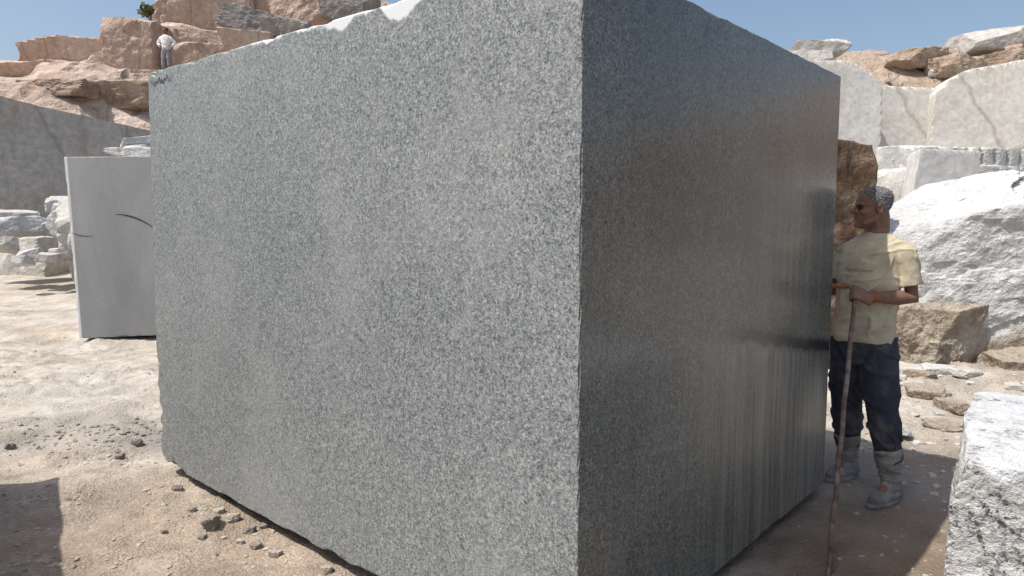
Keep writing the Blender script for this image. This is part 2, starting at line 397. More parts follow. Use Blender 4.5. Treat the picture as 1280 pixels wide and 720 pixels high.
def wall_mesh(path,thick,z0,tops,res=.14,seed=0,amp=.12):
    path=np.array(path,float); seg=np.linalg.norm(np.diff(path,axis=0),axis=1); s=np.concatenate([[0],np.cumsum(seg)])
    u=np.arange(0,s[-1],res); px=np.interp(u,s,path[:,0]); py=np.interp(u,s,path[:,1]); tz=np.interp(u,s,tops)
    tx=np.gradient(px);ty=np.gradient(py); l=np.hypot(tx,ty); nx=-ty/l; ny=tx/l
    prof=[(0,v) for v in np.linspace(0,1,34)]+[(w,1) for w in np.linspace(.08,1,7)]+[(1,v) for v in np.linspace(.9,0,5)]
    V=[];F=[]
    for (a,v) in prof:
        V.append(np.stack([px+nx*thick*a,py+ny*thick*a,z0+(tz-z0)*v],1))
    V=np.concatenate(V); n=len(u); m=len(prof)
    N=np.stack([np.tile(nx,m),np.tile(ny,m)],1)
    d=fbm(V*.45,3,seed)*amp*1.6+fbm(V*2.4,4,seed+1)*amp*.3
    V[:,:2]+=N*d[:,None]; V[:,2]+=fbm(V*.9+5,3,seed)*amp*.9*(V[:,2]>2)
    for i in range(m-1):
        for j in range(n-1):
            F.append((i*n+j,i*n+j+1,(i+1)*n+j+1,(i+1)*n+j))
    F.append(tuple(i*n for i in range(m))[::-1]); F.append(tuple(i*n+n-1 for i in range(m)))
    return mesh_from(V.tolist(),F,"wall",False)
add("quarry_wall",wall_mesh([(-30,10.5),(-22,15.7),(-14.7,20),(-12.2,22.4),(-10.6,24.6)],1.0,-.2,[6.3,5.8,5.12,4.55,4.3],seed=4),M['greywall'],label="grey sawn quarry wall in shade below brown earth",category="rock wall")

def face_panel(px0,px1,Y,pyl,pyr,seed,label,th=1.6,mat='beige',rz=0,z0=-.3,roundr=0,roundl=0):
    a=W(px0,pyl,Y); b=W(px1,pyr,Y)
    wd=b.x-a.x; top=max(a.z,b.z); hgt=top-z0
    def post(P):
        u=(P[:,0]/wd+.5)
        P[:,2]+=np.where(P[:,2]>0,((a.z+(b.z-a.z)*np.clip(u,0,1))-top)*np.clip(P[:,2]/(hgt/2),0,1),0)
        if roundr: P[:,2]-=np.clip(u-.62,0,1)**2*roundr*10*np.clip(P[:,2]/(hgt/2),0,1)**2
        if roundl: P[:,2]-=np.clip(.4-u,0,1)**2*roundl*10*np.clip(P[:,2]/(hgt/2),0,1)**2
        return P
    me=rock_mesh((wd,th,hgt),seed,6,boxy=1.,rough=.009,cuts=4,freq=1.6,post=post,tilt=.03)
    return add("quarry_face",me,M[mat],label=label,category="rock face",loc=((a.x+b.x)/2,Y+th/2,z0+hgt/2),rot=(0,0,math.radians(rz)),group="pale cut rock faces of the quarry")
face_panel(975,1112,19.2,66,70,11,"pale grey cut rock face with rounded top",1.8,'greyface',rz=-9,roundr=.55)
face_panel(1098,1214,20.2,92,98,12,"beige cut rock face split by a dark seam",2.2,rz=-13)
face_panel(1192,1310,19.3,90,66,13,"beige rock face with rusty vertical stain",2.4,rz=-17,roundl=.5)
face_panel(1296,1430,19.4,68,62,14,"pale beige cut rock face beside rubble",2.4,rz=-12)

# ---- rocks on the hills
G1="boulders on the quarry hillside"
def hr(px,py,Y,w,h,mat,seed,lab,d=None,**k):
    p=W(px,py,Y); s=Y/FPX
    k.setdefault('rough',.04)
    rock("boulder",(p.x,p.y,p.z-h*s/2),(w*s,(d or w*.9)*s,h*s),mat,lab,"boulder",seed,5,group=G1,**k)
hr(170,68,30,66,70,'pink',21,"pinkish brown angular boulder on the hillside",rz=10,boxy=.9)
hr(112,80,31,110,40,'pink',22,"low brown rock ledge on the hillside",boxy=.6)
hr(45,98,29,120,24,'pink',23,"low brown rock ledge on the hillside",boxy=.6)
hr(262,36,35,110,100,'pink',24,"large pinkish rock outcrop on the hilltop",rz=20,boxy=.7)
hr(226,46,34,56,52,'pink',25,"large pinkish rock outcrop on the hilltop",rz=40)
hr(262,78,31,70,36,'pink',26,"pale pinkish boulder on the hillside",rz=5)
hr(325,36,28,76,34,'darkrock',27,"dark split boulder resting on brown rocks",rz=15,ry=12)
hr(368,42,27,60,24,'darkrock',28,"dark flat boulder resting on brown rocks",rz=-12,ry=8)
hr(312,55,26,60,24,'pink',29,"pale slab of rock under dark boulders",rz=8)
hr(392,8,32,80,60,'pink',30,"tilted pinkish slab on the hilltop",rz=-20,ry=-25,boxy=.9)
hr(330,0,36,110,80,'pink',31,"large pinkish rock outcrop on the hilltop",rz=20)
hr(440,14,30,60,34,'darkrock',32,"grey boulder behind the granite block",rz=-20)
hr(290,8,37,70,80,'pink',33,"large pinkish rock outcrop on the hilltop",rz=0)
hr(150,130,25.5,110,40,'soil',34,"brown weathered rock overhang above the wall",boxy=.7,rough=.06,freq=4)
hr(85,116,24.2,90,20,'soil',35,"brown weathered rock overhang above the wall",boxy=.7,rough=.06,freq=4)
hr(195,108,25,50,26,'pink',36,"brown boulder near the bench edge",boxy=.5)
for i in range(12):
    px=rng.uniform(0,470); Y=rng.uniform(27,35)
    xx=(px-640)/FPX*Y
    zz=float(left_hill(np.array([xx]),np.array([Y]))[0]); s=rng.uniform(.4,1.5)
    cap=1.5+Y*float(skyline(np.array([xx]),np.array([Y]))[0])
    zb_=min(zz-.35,cap-s*.75)
    if 180<px<240 and Y<30: continue
    rock("boulder",(xx,Y,zb_),(s*1.4,s*1.2,s*.9),'pink' if i%4 else 'soil',"angular brown boulder scattered on the hillside","boulder",60+i,4,rz=rng.uniform(0,180),rx=rng.uniform(-12,12),group=G1,rough=.04)
G2="boulders above the pale quarry face"
def hr2(px,py,Y,w,h,mat,seed,lab,**k):
    p=W(px,py,Y); s=Y/FPX
    rock("boulder",(p.x,p.y,p.z-h*s/2),(w*s,w*.8*s,h*s),mat,lab,"boulder",seed,5,group=G2,**k)
hr2(1232,58,23,86,34,'stone',41,"rounded beige boulder on top of the face",boxy=.2,ry=-6)
hr2(1142,76,23,70,26,'soil',42,"brown earth covered boulder above the face",boxy=.2,rough=.06)
hr2(1020,64,22,60,16,'stone',43,"flat pale slab above the quarry face",boxy=.8,ry=-4)
hr2(1002,75,21.5,60,16,'stone',44,"flat pale slab above the quarry face",boxy=.8)
hr2(1196,84,22,60,26,'soil',45,"small brown boulder above the quarry face",boxy=.3,rough=.07)
hr2(1262,80,22,70,26,'soil',46,"small brown boulder above the quarry face",boxy=.3,rough=.07)
for i in range(12):
    px=rng.uniform(1110,1290); Y=rng.uniform(21.6,23.5); q=W(px,80+rng.uniform(-8,10),Y); s=rng.uniform(.12,.4)
    zz=float(right_hill(np.array([q.x]),np.array([Y]))[0])
    rock("boulder",(q.x,Y,zz-.05),(s*1.4,s*1.2,s),'pink' if i%2 else 'stone',"small loose rock on the brown earth slope","boulder",330+i,3,rz=rng.uniform(0,180),group=G2,rough=.04)

def shrub(loc,h):
    root=bpy.data.objects.new("shrub",None); COL.objects.link(root); root.location=loc
    root["label"]="small dry green shrub on the rocky skyline"; root["category"]="shrub"
    V=[];F=[]
    for k in range(300):
        d=rng.normal(size=3); d/=np.linalg.norm(d); r=rng.uniform(.1,1)**.5
        lump=.7+.45*math.sin(d[0]*5+1)*math.cos(d[2]*4)
        c=np.array([0,0,h*.62])+d*r*lump*np.array([h*.6,h*.5,h*.36]); a=rng.normal(size=3)*.055*h; b=rng.normal(size=3)*.055*h
        i=len(V); V+= [c-a,c+b,c+a,c-b]; F.append((i,i+1,i+2,i+3))
    add("crown",mesh_from(V,F),M['leaf'],parent=root)
    bits=[limb([(0,0,-.6),(0.02,0,h*.5)],[.05*h,.02*h],8)]+[limb([(0,0,.1*h),(sx*h*.3,sy*h*.3,h*.65)],[.03*h,.01*h],6) for sx,sy in((1,0),(-1,.3),(0,-1))]
    V,F=joinbits(bits); add("trunk",mesh_from(V,F,smooth=True),M['bark'],parent=root)

# ---------------------------------------------------------------- loft helpers
def ring_loft(rings,seg=20):
    V=[];F=[]
    for c,a,b in rings:
        c=Vector(c);a=Vector(a);b=Vector(b)
        for k in range(seg):
            th=2*math.pi*k/seg; V.append(c+a*math.cos(th)+b*math.sin(th))
    n=len(rings)
    for i in range(n-1):
        for k in range(seg):
            F.append((i*seg+k,i*seg+(k+1)%seg,(i+1)*seg+(k+1)%seg,(i+1)*seg+k))
    F.append(tuple(range(seg))[::-1]); F.append(tuple(range((n-1)*seg,n*seg)))
    return V,F
def limb(pts,rad,seg=14):
    pts=[Vector(p) for p in pts]; rings=[]
    ref=None
    n=len(pts)
    for i,p in enumerate(pts):
        if i==0: tdir=pts[1]-pts[0]
        elif i==n-1: tdir=pts[-1]-pts[-2]
        else: tdir=(pts[i+1]-p).normalized()+(p-pts[i-1]).normalized()
        tdir.normalize()
        if ref is None:
            ref=tdir.orthogonal().normalized()
        ref=(ref-tdir*ref.dot(tdir)).normalized(); b=tdir.cross(ref)
        r=rad[i]
        if i==0:
            for q in (.95,.75,.4): 
                s=math.sqrt(1-q*q); rings.append((p-tdir*r*q,ref*r*s,b*r*s))
        rings.append((p,ref*r,b*r))
        if i==n-1:
            for q in (.4,.75,.95):
                s=math.sqrt(1-q*q); rings.append((p+tdir*r*q,ref*r*s,b*r*s))
    return ring_loft(rings,seg)
def ell(c,r,rot=None,seg=14):
    c=Vector(c); R=rot or Matrix.Identity(3); rings=[]
    for k in range(1,12):
        th=math.pi*k/12; s=math.sin(th)
        rings.append((c+R@Vector((0,0,-math.cos(th)*r[2])),R@Vector((r[0]*s,0,0)),R@Vector((0,r[1]*s,0))))
    return ring_loft(rings,seg)
def joinbits(bits):
    V=[];F=[]
    for v,f in bits:
        o=len(V); V+=list(v); F+=[tuple(i+o for i in q) for q in f]
    return V,F
def fuse(bits,voxel,smooth_it=3):
    V,F=joinbits(bits); me=mesh_from(V,F)
    bm=bmesh.new(); bm.from_mesh(me); 
    bmesh.ops.recalc_face_normals(bm,faces=bm.faces); bm.to_mesh(me); bm.free()
    o=bpy.data.objects.new("tmp",me); COL.objects.link(o)
    m=o.modifiers.new("r",'REMESH'); m.mode='VOXEL'; m.voxel_size=voxel; m.use_smooth_shade=True
    if smooth_it:
        s=o.modifiers.new("s",'SMOOTH'); s.iterations=smooth_it; s.factor=.5
    dg=bpy.context.evaluated_depsgraph_get(); dg.update()
    out=bpy.data.meshes.new_from_object(o.evaluated_get(dg)); bpy.data.objects.remove(o)
    out.polygons.foreach_set("use_smooth",[True]*len(out.polygons))
    return out
def wrinkle(me,scale,amp,seed=0,rot=None,mask=None):
    n=len(me.vertices); P=np.empty(n*3); me.vertices.foreach_get("co",P); P=P.reshape(-1,3)
    N=np.empty(n*3); me.vertices.foreach_get("normal",N); N=N.reshape(-1,3)
    Q=P.copy()
    if rot is not None: Q=Q@np.array(rot).T
    Q=Q*np.array(scale); Q=Q+fbm(Q*.6,2,seed+9)[:,None]*.5
    f=fbm(Q,2,seed); d=(np.clip(1-np.abs(f)*4.5,0,1)**1.5-.15)*amp+fbm(P*6,2,seed+4)*amp*.5
    if mask is not None: d=d*mask(P)
    P=P+N*d[:,None]
    me.vertices.foreach_set("co",P.ravel()); me.update()

shrub(W(190,34,34),1.15)

# ================================================================ MAIN BLOCK
def gain(V):
    g=np.ones(len(V)); g+=1.5*(V[:,0]<.12); g+=.8*((V[:,0]<.5)&(V[:,2]<.2)); g-=.45*(V[:,0]>3.0); return g
V,F=sawn_box((BX,BY,BZ),.03,.022,5,gain)
u=1-V[:,0]/BX; hz=V[:,2]/BZ
V[:,2]+=TAPZ*u*hz; V[:,0]+=.10*u*hz
me=mesh_from(V.tolist(),F,"block",False)
BROT=math.atan2(-.665,.746); BORG=Vector((-2.24,4.29,0.0))
block=add("granite_block",me,M['granite'],label="huge sawn grey speckled granite block on quarry floor",category="granite block",loc=BORG,rot=(0,0,BROT))
def ribbon(pts,w,mat,parent,name,label=None):
    V=[];F=[]
    for i,(x,z,y) in enumerate(pts):
        x0,z0,_=pts[max(0,i-1)]; x1,z1,_=pts[min(len(pts)-1,i+1)]
        t_=Vector((x1-x0,z1-z0)).normalized(); n=Vector((-t_.y,t_.x))*w*(.35+.65*math.sin(math.pi*(i+.5)/len(pts)))*(.85+.15*math.sin(i*2.1))
        V+= [(x+n.x,y,z+n.y),(x-n.x,y,z-n.y)]
    for i in range(len(pts)-1): F.append((2*i,2*i+1,2*i+3,2*i+2))
    return add(name,mesh_from(V,F),M[mat],parent=parent,label=label)
pts=[(.15+.30*k/40, 2.315+.016*math.sin(k*1.3)+.008*math.sin(k*.45+1), -.003) for k in range(41)]
ribbon(pts,.004,'blueink',block,"painted_mark","dark blue handwritten scrawl along the top corner")
def bl(x,y): 
    v=Matrix.Rotation(BROT,3,'Z')@Vector((x,y,0)); return v+BORG
for i,(x,y) in enumerate([(.5,.35),(2.85,.35),(.5,2.0),(2.85,2.0),(1.7,1.2)]):
    p=bl(x,y); rock("support_stone",(p.x,p.y,-.13),(.34,.28,.135),'stone',"flat stone wedged under the granite block","stone",90+i,3,group="stones supporting the granite block",boxy=.9,rough=.01)

# ================================================================ LEFT GREY SLAB
V,F=sawn_box((2.6,1.0,2.40),.06,.018,9)
a=W(99,425,9.2)
slab=add("granite_slab_block",mesh_from(V.tolist(),F,"slab"),M['slab'],label="smooth grey granite block with dark curved scratches",category="granite block",loc=(a.x,9.2,-.04),rot=(0,math.radians(-1.3),math.radians(7)))
ribbon([(.58+.46*k/30, 1.64-.18*(k/30)**2, -.003) for k in range(31)],.011,'blueink',slab,"scratch_mark")
ribbon([(.02+.26*k/30, 1.44-.05*math.sin(k/30*2.2)-.03, -.003) for k in range(31)],.006,'blueink',slab,"scratch_mark")
for i,(x,y) in enumerate([(.4,.3),(2.2,.3),(1.3,.8)]):
    rock("support_stone",(a.x+x,9.2+y+.1,-.18),(.35,.3,.16),'stone',"flat stone wedged under the grey block","stone",96+i,3,group="stones supporting the grey block")

# ================================================================ RIGHT SIDE ROCKS
rock("boulder",(2.92,7.2,-.1),(1.12,1.1,2.42),'rust',"tall rusty brown rough boulder standing behind the worker","boulder",51,6,boxy=.9,rough=.028,cuts=7,rz=8,tilt=.08)
def slope_left(P):
    P[:,2]-=np.clip(-P[:,0]-.1,0,2)*.2*(P[:,2]>0)
    P[:,2]-=np.clip(-P[:,1],0,2)*.15*(P[:,2]>0)
    q=np.floor(P*np.array([1.3,1.3,1.8])+fbm(P*1.1,3,5)[:,None]*.9); j=_h(q,3)
    P[:,1]+=(j-.5)*.08*(P[:,1]<0); P[:,0]-=(j-.5)*.05; P[:,2]-=(j*.05)*(P[:,2]>0)
    return P
rock("boulder",(5.3,7.3,-.15),(3.4,2.1,2.2),'white_brown',"huge rough white granite boulder with brown weathered underside","boulder",52,7,boxy=.85,rough=.02,cuts=14,rz=-20,post=slope_left,tilt=.12,freq=4)
rock("boulder",(3.98,6.7,-.1),(.85,.8,.86),'brown_white',"brown weathered boulder leaning against the white boulder","boulder",53,6,boxy=.3,rough=.05,rz=20,freq=3)
rock("boulder",(4.8,6.2,-.15),(.9,.6,.5),'brown_white',"brown broken stone beside the white boulder","boulder",54,6,boxy=.4,rough=.05,rz=-8)
p0=W(1145,200,9.6);p1=W(1222,200,9.6)
rock("stone_slab",((p0.x+p1.x)/2,9.9,.0),(p1.x-p0.x,.5,2.5),'greyface',"pale grey sawn slab standing on edge among rubble","stone slab",55,6,boxy=1.,rough=.008,cuts=3,rz=-8,ry=6,tilt=.05)
p0=W(1226,205,10.2);p1=W(1300,205,10.2)
rock("stone_slab",((p0.x+p1.x)/2,10.5,.0),(p1.x-p0.x,.6,2.4),'white',"pale stone slab behind the white boulder","stone slab",56,5,boxy=1.,rough=.012,cuts=4,rz=-10,tilt=.06)
def grooves(P):
    g=np.abs(np.sin(P[:,0]*13))**10; top=np.clip((P[:,2]-.95)/.12,0,1); P[:,1]+=np.where(P[:,1]<0,g*.06*top,0); P[:,2]-=g*.04*top*(P[:,2]>1.2); return P
p0=W(1135,185,13);p1=W(1330,185,13)
rock("drilled_rock",((p0.x+p1.x)/2,13.6,.1),(p1.x-p0.x,1.4,2.95),'white',"pale rock ledge with a row of drill grooves","drilled rock",57,6,boxy=1.,rough=.02,cuts=6,post=grooves,tilt=.05)
G3="pale rubble chunks heaped below the quarry face"
k=0
for (px,py,Y,s) in [(1112,250,11,.5),(1128,275,10.5,.5),(1105,280,10.5,.45),(1132,232,12,.55),(1118,228,12.5,.5),(1150,285,9.5,.4),(1100,235,12.8,.6),(1125,300,10,.6),(1110,310,10,.6),(1135,255,11.2,.5),(1160,240,12,.5)]:
    q=W(px,py,Y)
    rock("rubble_chunk",(q.x,q.y,q.z-s*.45),(s*1.3,s,s*.9),'white' if k%3 else 'stone',"pale angular chunk in a rubble heap","rock chunk",120+k,4,rz=rng.uniform(0,180),rx=rng.uniform(-25,25),group=G3); k+=1
rock("boulder",(6.0,11.9,-.1),(2.6,1.8,2.1),'stone',"large pale boulder carrying the rubble heap","boulder",59,5,boxy=.4)
for i in range(44):
    x=rng.uniform(2.6,6); y=rng.uniform(5.0,6.5)
    s=rng.uniform(.05,.2)*(1.4 if i<8 else 1)
    rock("rubble_chunk",(x,y,gz(x,y)-s*.12),(s*1.6,s*1.1,s*.55),['stone','brown_white','pebble','white'][i%4],"flat pale stone lying on the dirt","stone",160+i,3,rz=rng.uniform(0,180),rx=rng.uniform(-14,14),group="loose flat stones beside the white boulder",boxy=.5)

fb=rock("speckled_block",(2.285,2.36,-.08),(1.3,1.0,.85),'speck',"rough white and black speckled granite block with powdery top","granite block",71,7,boxy=1.,rough=.016,cuts=6,rz=-37,tilt=.05,freq=5)

V,F=sawn_box((1.3,2.4,1.51),.08,.02,19)
nb=add("granite_block",mesh_from(V.tolist(),F),M['granite'],label="grey sawn granite block standing on the dusty floor",category="granite block",loc=(-3.38,1.16,-.08),rot=(0,0,math.radians(33.5)))

# ================================================================ LEFT RUBBLE
G4="pale boulders heaped below the grey wall"
L=[(20,286,15,1.1,.5),(55,307,14.2,.7,.36),(12,306,14.0,.6,.3),(70,284,15.5,.8,.4),(38,318,13.6,.42,.2),(78,318,13.6,.45,.22),(0,300,14.8,.7,.4),(72,256,16.5,.5,.35),(84,264,16,.5,.4),(178,180,14.5,.75,.22),(172,190,14.3,.8,.2),(185,200,14.2,.9,.5),(165,225,14,.9,.6),(190,235,13.6,1.0,.6),(150,250,14,.9,.6),(100,275,15,1.,.6),(125,262,15.2,1.,.7),(60,322,13.2,.35,.18),(14,270,17,1.0,.3),(95,305,13.8,.6,.4),(28,326,13,.3,.18)]
for i,(px,py,Y,s,h) in enumerate(L):
    q=W(px,py,Y)
    rock("rubble_chunk",(q.x,q.y,q.z-h/2),(s*1.1,s*.9,h),['white','stone','stone','white'][i%4] if py>200 else 'white',"pale angular boulder in a heap below the wall","boulder",200+i,4,rz=rng.uniform(0,180),rx=rng.uniform(-16,16),ry=rng.uniform(-12,12),group=G4,boxy=.55,rough=.035)
for i,(x,y,z,s) in enumerate([(-9.6,17.2,.2,1.5),(-8.1,15.3,.2,2.3),(-11.4,16.6,.1,.9),(-7.6,15.6,1.6,1.4),(-12.5,17.8,.2,.8)]):
    rock("boulder",(x,y,z-.1),(s*1.4,s*1.2,s*.9),'stone',"large pale boulder in a heap below the wall","boulder",230+i,5,rz=rng.uniform(0,180),group=G4,boxy=.5)

G5="dark clods lying beside the granite block"
for i,(px,py,s) in enumerate([(265,655,.085),(292,648,.055),(312,660,.045),(240,640,.035),(345,692,.045),(172,556,.06),(150,570,.05),(300,672,.035),(330,655,.035),(222,612,.045),(410,712,.045),(12,560,.05),(205,665,.03),(275,640,.045),(320,680,.045),(252,668,.035)]):
    ang=math.atan((py-360)/FPX)+PITCH; Y=1.56/math.tan(ang); q=W(px,py,Y)
    rock("dirt_clod",(q.x,q.y,gz(q.x,q.y)-.012),(s*1.3,s,s*.95),'clod' if i%3!=1 else 'pebble',"dark grey clod lying on the dusty floor","clod",260+i,4,rz=rng.uniform(0,180),group=G5,boxy=.1,rough=.1)
def gravel(name,mat,n,fn,label,smin,smax,seed):
    r=np.random.RandomState(seed); D,F0=ico(1); F0=np.array(F0); V=[];F=[]; o=0
    for k in range(n):
        x,y=fn(r)
        lx=(x-BORG.x)*.746+(y-BORG.y)*-.665; ly=(x-BORG.x)*.663+(y-BORG.y)*.749
        if 0.05<lx<BX and 0.05<ly<BY: continue
        s=smin+(smax-smin)*r.rand()**4
        P=D*(1+r.uniform(-.3,.3,(len(D),1)))*np.array([1,r.uniform(.6,1),r.uniform(.3,.7)])*s
        a=r.rand()*6.28; R=np.array([[math.cos(a),-math.sin(a),0],[math.sin(a),math.cos(a),0],[0,0,1]]); P=P@R.T
        P=P+np.array([x,y,0]); V.append(P); F.append(F0+o); o+=len(D)
    V=np.concatenate(V); F=np.concatenate(F)
    n12=len(D); cx=V.reshape(-1,n12,3)[:,:,:2].mean(axis=1); zz=gheight(cx[:,0],cx[:,1]); V[:,2]+=np.repeat(zz,n12)
    add(name,mesh_from(V.tolist(),F.tolist()),M[mat],kind="stuff",label=label,category="gravel")
def nearf(r):
    y=1.9+8.5*r.rand()**1.3; return r.uniform(-1,1)*y*.85,y
cl_=np.random.RandomState(5); cents=[(cl_.uniform(-5,3.5),cl_.uniform(2.2,8),cl_.uniform(.1,.5)) for _ in range(30)]
def clusterf(r):
    c=cents[r.randint(len(cents))]; return c[0]+r.normal()*c[2],c[1]+r.normal()*c[2]*.6
gravel("gravel",'pebble',5500,nearf,"dusty stone chips scattered over the quarry floor",.003,.018,1)
gravel("gravel",'pebble',3600,clusterf,"crumbled dirt and chips in small heaps",.003,.024,11)
def moundf(r): return -3.05+r.normal()*.45,4.95+r.normal()*.2
gravel("gravel",'clod',520,moundf,"dark stone chips heaped on the quarry floor",.004,.028,2)
gravel("gravel",'clod',1400,clusterf,"dark stone chips scattered over the quarry floor",.003,.018,3)
def rightf(r): return r.uniform(2.3,6),r.uniform(3.6,7.2)
gravel("gravel",'stone',900,rightf,"pale stone chips beside the white boulder",.008,.05,4)

# ================================================================ PEOPLE
def head_rings(infl=0,o=Vector((0,0,0))):
    T=[(-.002,-.070,-.035,.018),(.012,-.084,-.01,.034),(.032,-.088,.02,.045),(.047,-.085,.04,.050),(.058,-.090,.05,.053),(.072,-.087,.06,.057),(.09,-.086,.07,.062),(.108,-.080,.08,.067),(.122,-.077,.089,.070),(.137,-.089,.094,.072),(.155,-.090,.098,.074),(.18,-.083,.099,.074),(.202,-.066,.090,.066),(.22,-.038,.068,.048),(.231,-.005,.04,.022)]
    R=[]
    for z,f,b,w in T:
        c=(f+b)/2; h=(b-f)/2
        zz=z+(infl*.9 if z>.2 else 0)
        R.append((Vector((c,0,zz))+o,Vector((h+infl,0,0)),Vector((0,w+infl,0))))
    return R
def hand_grip(C,axis,w,out,side=1,rr=.013):
    axis=Vector(axis).normalized(); w=Vector(w); w=(w-axis*w.dot(axis)).normalized(); out=Vector(out); out=(out-axis*out.dot(axis)); out=(out-w*out.dot(w)).normalized()
    C=Vector(C); bits=[]
    R=rr+.011
    lens=[(.033,235,.0086),(.011,250,.009),(-.0105,240,.0086),(-.0305,215,.0076)]
    for off,endang,fr in lens:
        pts=[C+axis*off*.9-w*.035+out*(R+.004)]
        for k in range(7):
            th=math.radians(5+(endang-5)*k/6); pts.append(C+axis*off+out*math.cos(th)*R+w*math.sin(th)*R)
        bits.append(limb(pts,[fr*1.15,fr*1.1,fr*1.05,fr*1.05,fr,fr*.95,fr*.9,fr*.8],10))
    for off in (.027,.009,-.009,-.026):
        bits.append(limb([C+axis*off*.7-w*.082+out*.010,C+axis*off-w*.035+out*.019,C+axis*off-w*.004+out*.022],[.016,.0155,.0105],10))
    bits.append(limb([C-w*.07+axis*.022-out*.002,C-w*.035+axis*.042-out*.012,C-w*.004+axis*.049-out*.024,C+w*.016+axis*.045-out*.022],[.015,.0125,.0105,.009],10))
    return bits
def person(base,J,F,headrot,cl,voxel,label,text=None,grips=()):
    root=bpy.data.objects.new("person",None); COL.objects.link(root); root.location=base; root["label"]=label; root["category"]="person"
    F=Vector(F).normalized(); S=Vector((-F.y,F.x,0))
    body=[]
    sc=.82
    body.append(ring_loft([(c,S*a*sc,F*b*sc) for c,a,b in J['torso']]))
    H=J['head']; R=Matrix.Rotation(headrot,3,'Z')
    hb=[ring_loft(head_rings(),24)]
    hb.append(limb([(-.084,0,.133),(-.096,0,.112),(-.109,0,.095),(-.098,0,.088)],[.0075,.010,.0125,.010],10))
    hb.append(ell((-.094,.011,.091),(.011,.009,.008))); hb.append(ell((-.094,-.011,.091),(.011,.009,.008)))
    hb.append(ell((-.090,0,.0655),(.011,.022,.0065))); hb.append(ell((-.088,0,.0525),(.0115,.019,.0072)))
    hb.append(ell((-.079,0,.018),(.018,.022,.017)))
    for s in (-1,1):
        hb.append(limb([(-.085,s*.012,.136),(-.084,s*.03,.139),(-.066,s*.052,.135)],[.0075,.009,.007],8))
        hb.append(ell((-.058,s*.045,.092),(.022,.018,.016)))
        hb.append(limb([(-.05,s*.045,.03),(.0,s*.055,.05),(.012,s*.058,.09)],[.014,.014,.014],8))
        Re=Matrix.Rotation(-.15,3,'Y')
        V_=[]
        for q in range(13):
            th=math.radians(-60+q*24); V_.append(Vector((.016+.014*math.cos(th),s*(.079+.004*math.sin(th*.5)),.108+.026*math.sin(th))))
        hb.append(limb(V_,[.0045]*13,8)); hb.append(ell((.010,s*.073,.106),(.014,.006,.026),Re))
    hb.append(limb([(.032,0,.07),(.036,0,-.0),(.03,0,-.09)],[.058,.057,.064],16))
    for v,f in hb: body.append(([R@Vector(p)+H for p in v],f))
    for s in ('L','R'):
        sh,el_,wr=[Vector(J[k+s]) for k in ('sh','el','wr')]
        mid=sh.lerp(el_,.5); m2=el_.lerp(wr,.3)
        body.append(limb([sh+Vector((0,0,-.02)),mid,el_,m2,wr],[.034,.040,.038,.042,.028],14))
        hp,kn,an=[Vector(J[k+s]) for k in ('hip','kn','an')]
        body.append(limb([hp,hp.lerp(kn,.5),kn,kn.lerp(an,.35),an],[.075,.064,.05,.05,.036],14))
        toe=Vector(J['toe'+s])
        body.append(limb([an+Vector((0,0,-.02)),(an*.45+toe*.55)*1.0+Vector((0,0,.02))],[.034,.026],10))
    for g in grips: body+=hand_grip(*g)
    add("body",fuse(body,voxel,1),M['skin'],parent=root)
    for s in (-1,1):
        c=R@Vector((-.0745,s*.031,.1185))+H
        add("eye",mesh_from(*ell(c,(.0105,.013,.0085)),smooth=True),M['eye'],parent=root)
    sv,sf=ring_loft(head_rings(.001),40)
    bvh=BVHTree.FromPolygons(sv,sf)
    HV=[];HF=[]; n=0; cc=Vector((.005,0,.13)); tries=0
    while n<cl.get('tufts',6000) and tries<60000:
        tries+=1
        d=Vector(rng.normal(size=3)).normalized()
        hit=bvh.ray_cast(cc,d)
        if hit[0] is None: continue
        x,y,z=hit[0]
        hl=float(np.interp(z,[.045,.09,.12,.14,.165,.185,.2,.21],[.06,.05,.03,-.01,-.035,-.052,-.056,-.9]))+rng.uniform(-.005,.005)
        if x<hl or z<.045: continue
        if z<.137 and x<.036 and z>.07: continue
        nrm=d; back=Vector((.7,0,-.35 if x>.03 else .1)); 
        g=(nrm*rng.uniform(.5,1.)+back*rng.uniform(.3,.9)+Vector(rng.normal(size=3))*.25).normalized()
        L=rng.uniform(.008,.015)*(.6 if z<.09 else 1); sd=g.cross(nrm); 
        if sd.length<1e-3: continue
        sd=sd.normalized()*.0012
        p=hit[0]-nrm*.002; q=p+g*L*.6; r=p+g*L-nrm*.002
        i=len(HV); HV+=[p-sd*1.4,p+sd*1.4,q+sd,q-sd,r]; HF+=[(i,i+1,i+2,i+3),(i+3,i+2,i+4)]; n+=1
    HV=[R@Vector(p)+H for p in HV]
    add("hair",mesh_from(HV,HF),M[cl['hair']],parent=root)
    sb=[ring_loft([(c,S*a,F*b) for c,a,b in J['torso']],28)]
    nk=Vector(J['torso'][-2][0])
    for s in ('L','R'):
        sh,el_,wr=[Vector(J[k+s]) for k in ('sh','el','wr')]
        e=sh.lerp(el_,cl.get('sleeve',.72))
        d=(e-sh).normalized(); ax=d.orthogonal().normalized(); b=d.cross(ax)
        inn=sh.lerp(nk+Vector((0,0,-.08)),.5)
        sb.append(limb([nk+Vector((0,0,-.045)),sh.lerp(nk,.5)+Vector((0,0,-.020)),sh+Vector((0,0,-.002))],[.045,.048,.050],16))
        sb.append(limb([inn+Vector((0,0,-.03)),sh.lerp(e,.3)],[.08,.056],16))
        sb.append(ring_loft([(sh,ax*.052,b*.052),(sh.lerp(e,.35),ax*.056,b*.056),(sh.lerp(e,.7),ax*.059,b*.059),(e,ax*.063,b*.063)],20))
        if cl.get('long'): sb.append(limb([el_,wr],[.052,.04],14))
    shm=fuse(sb,voxel*1.1,3)
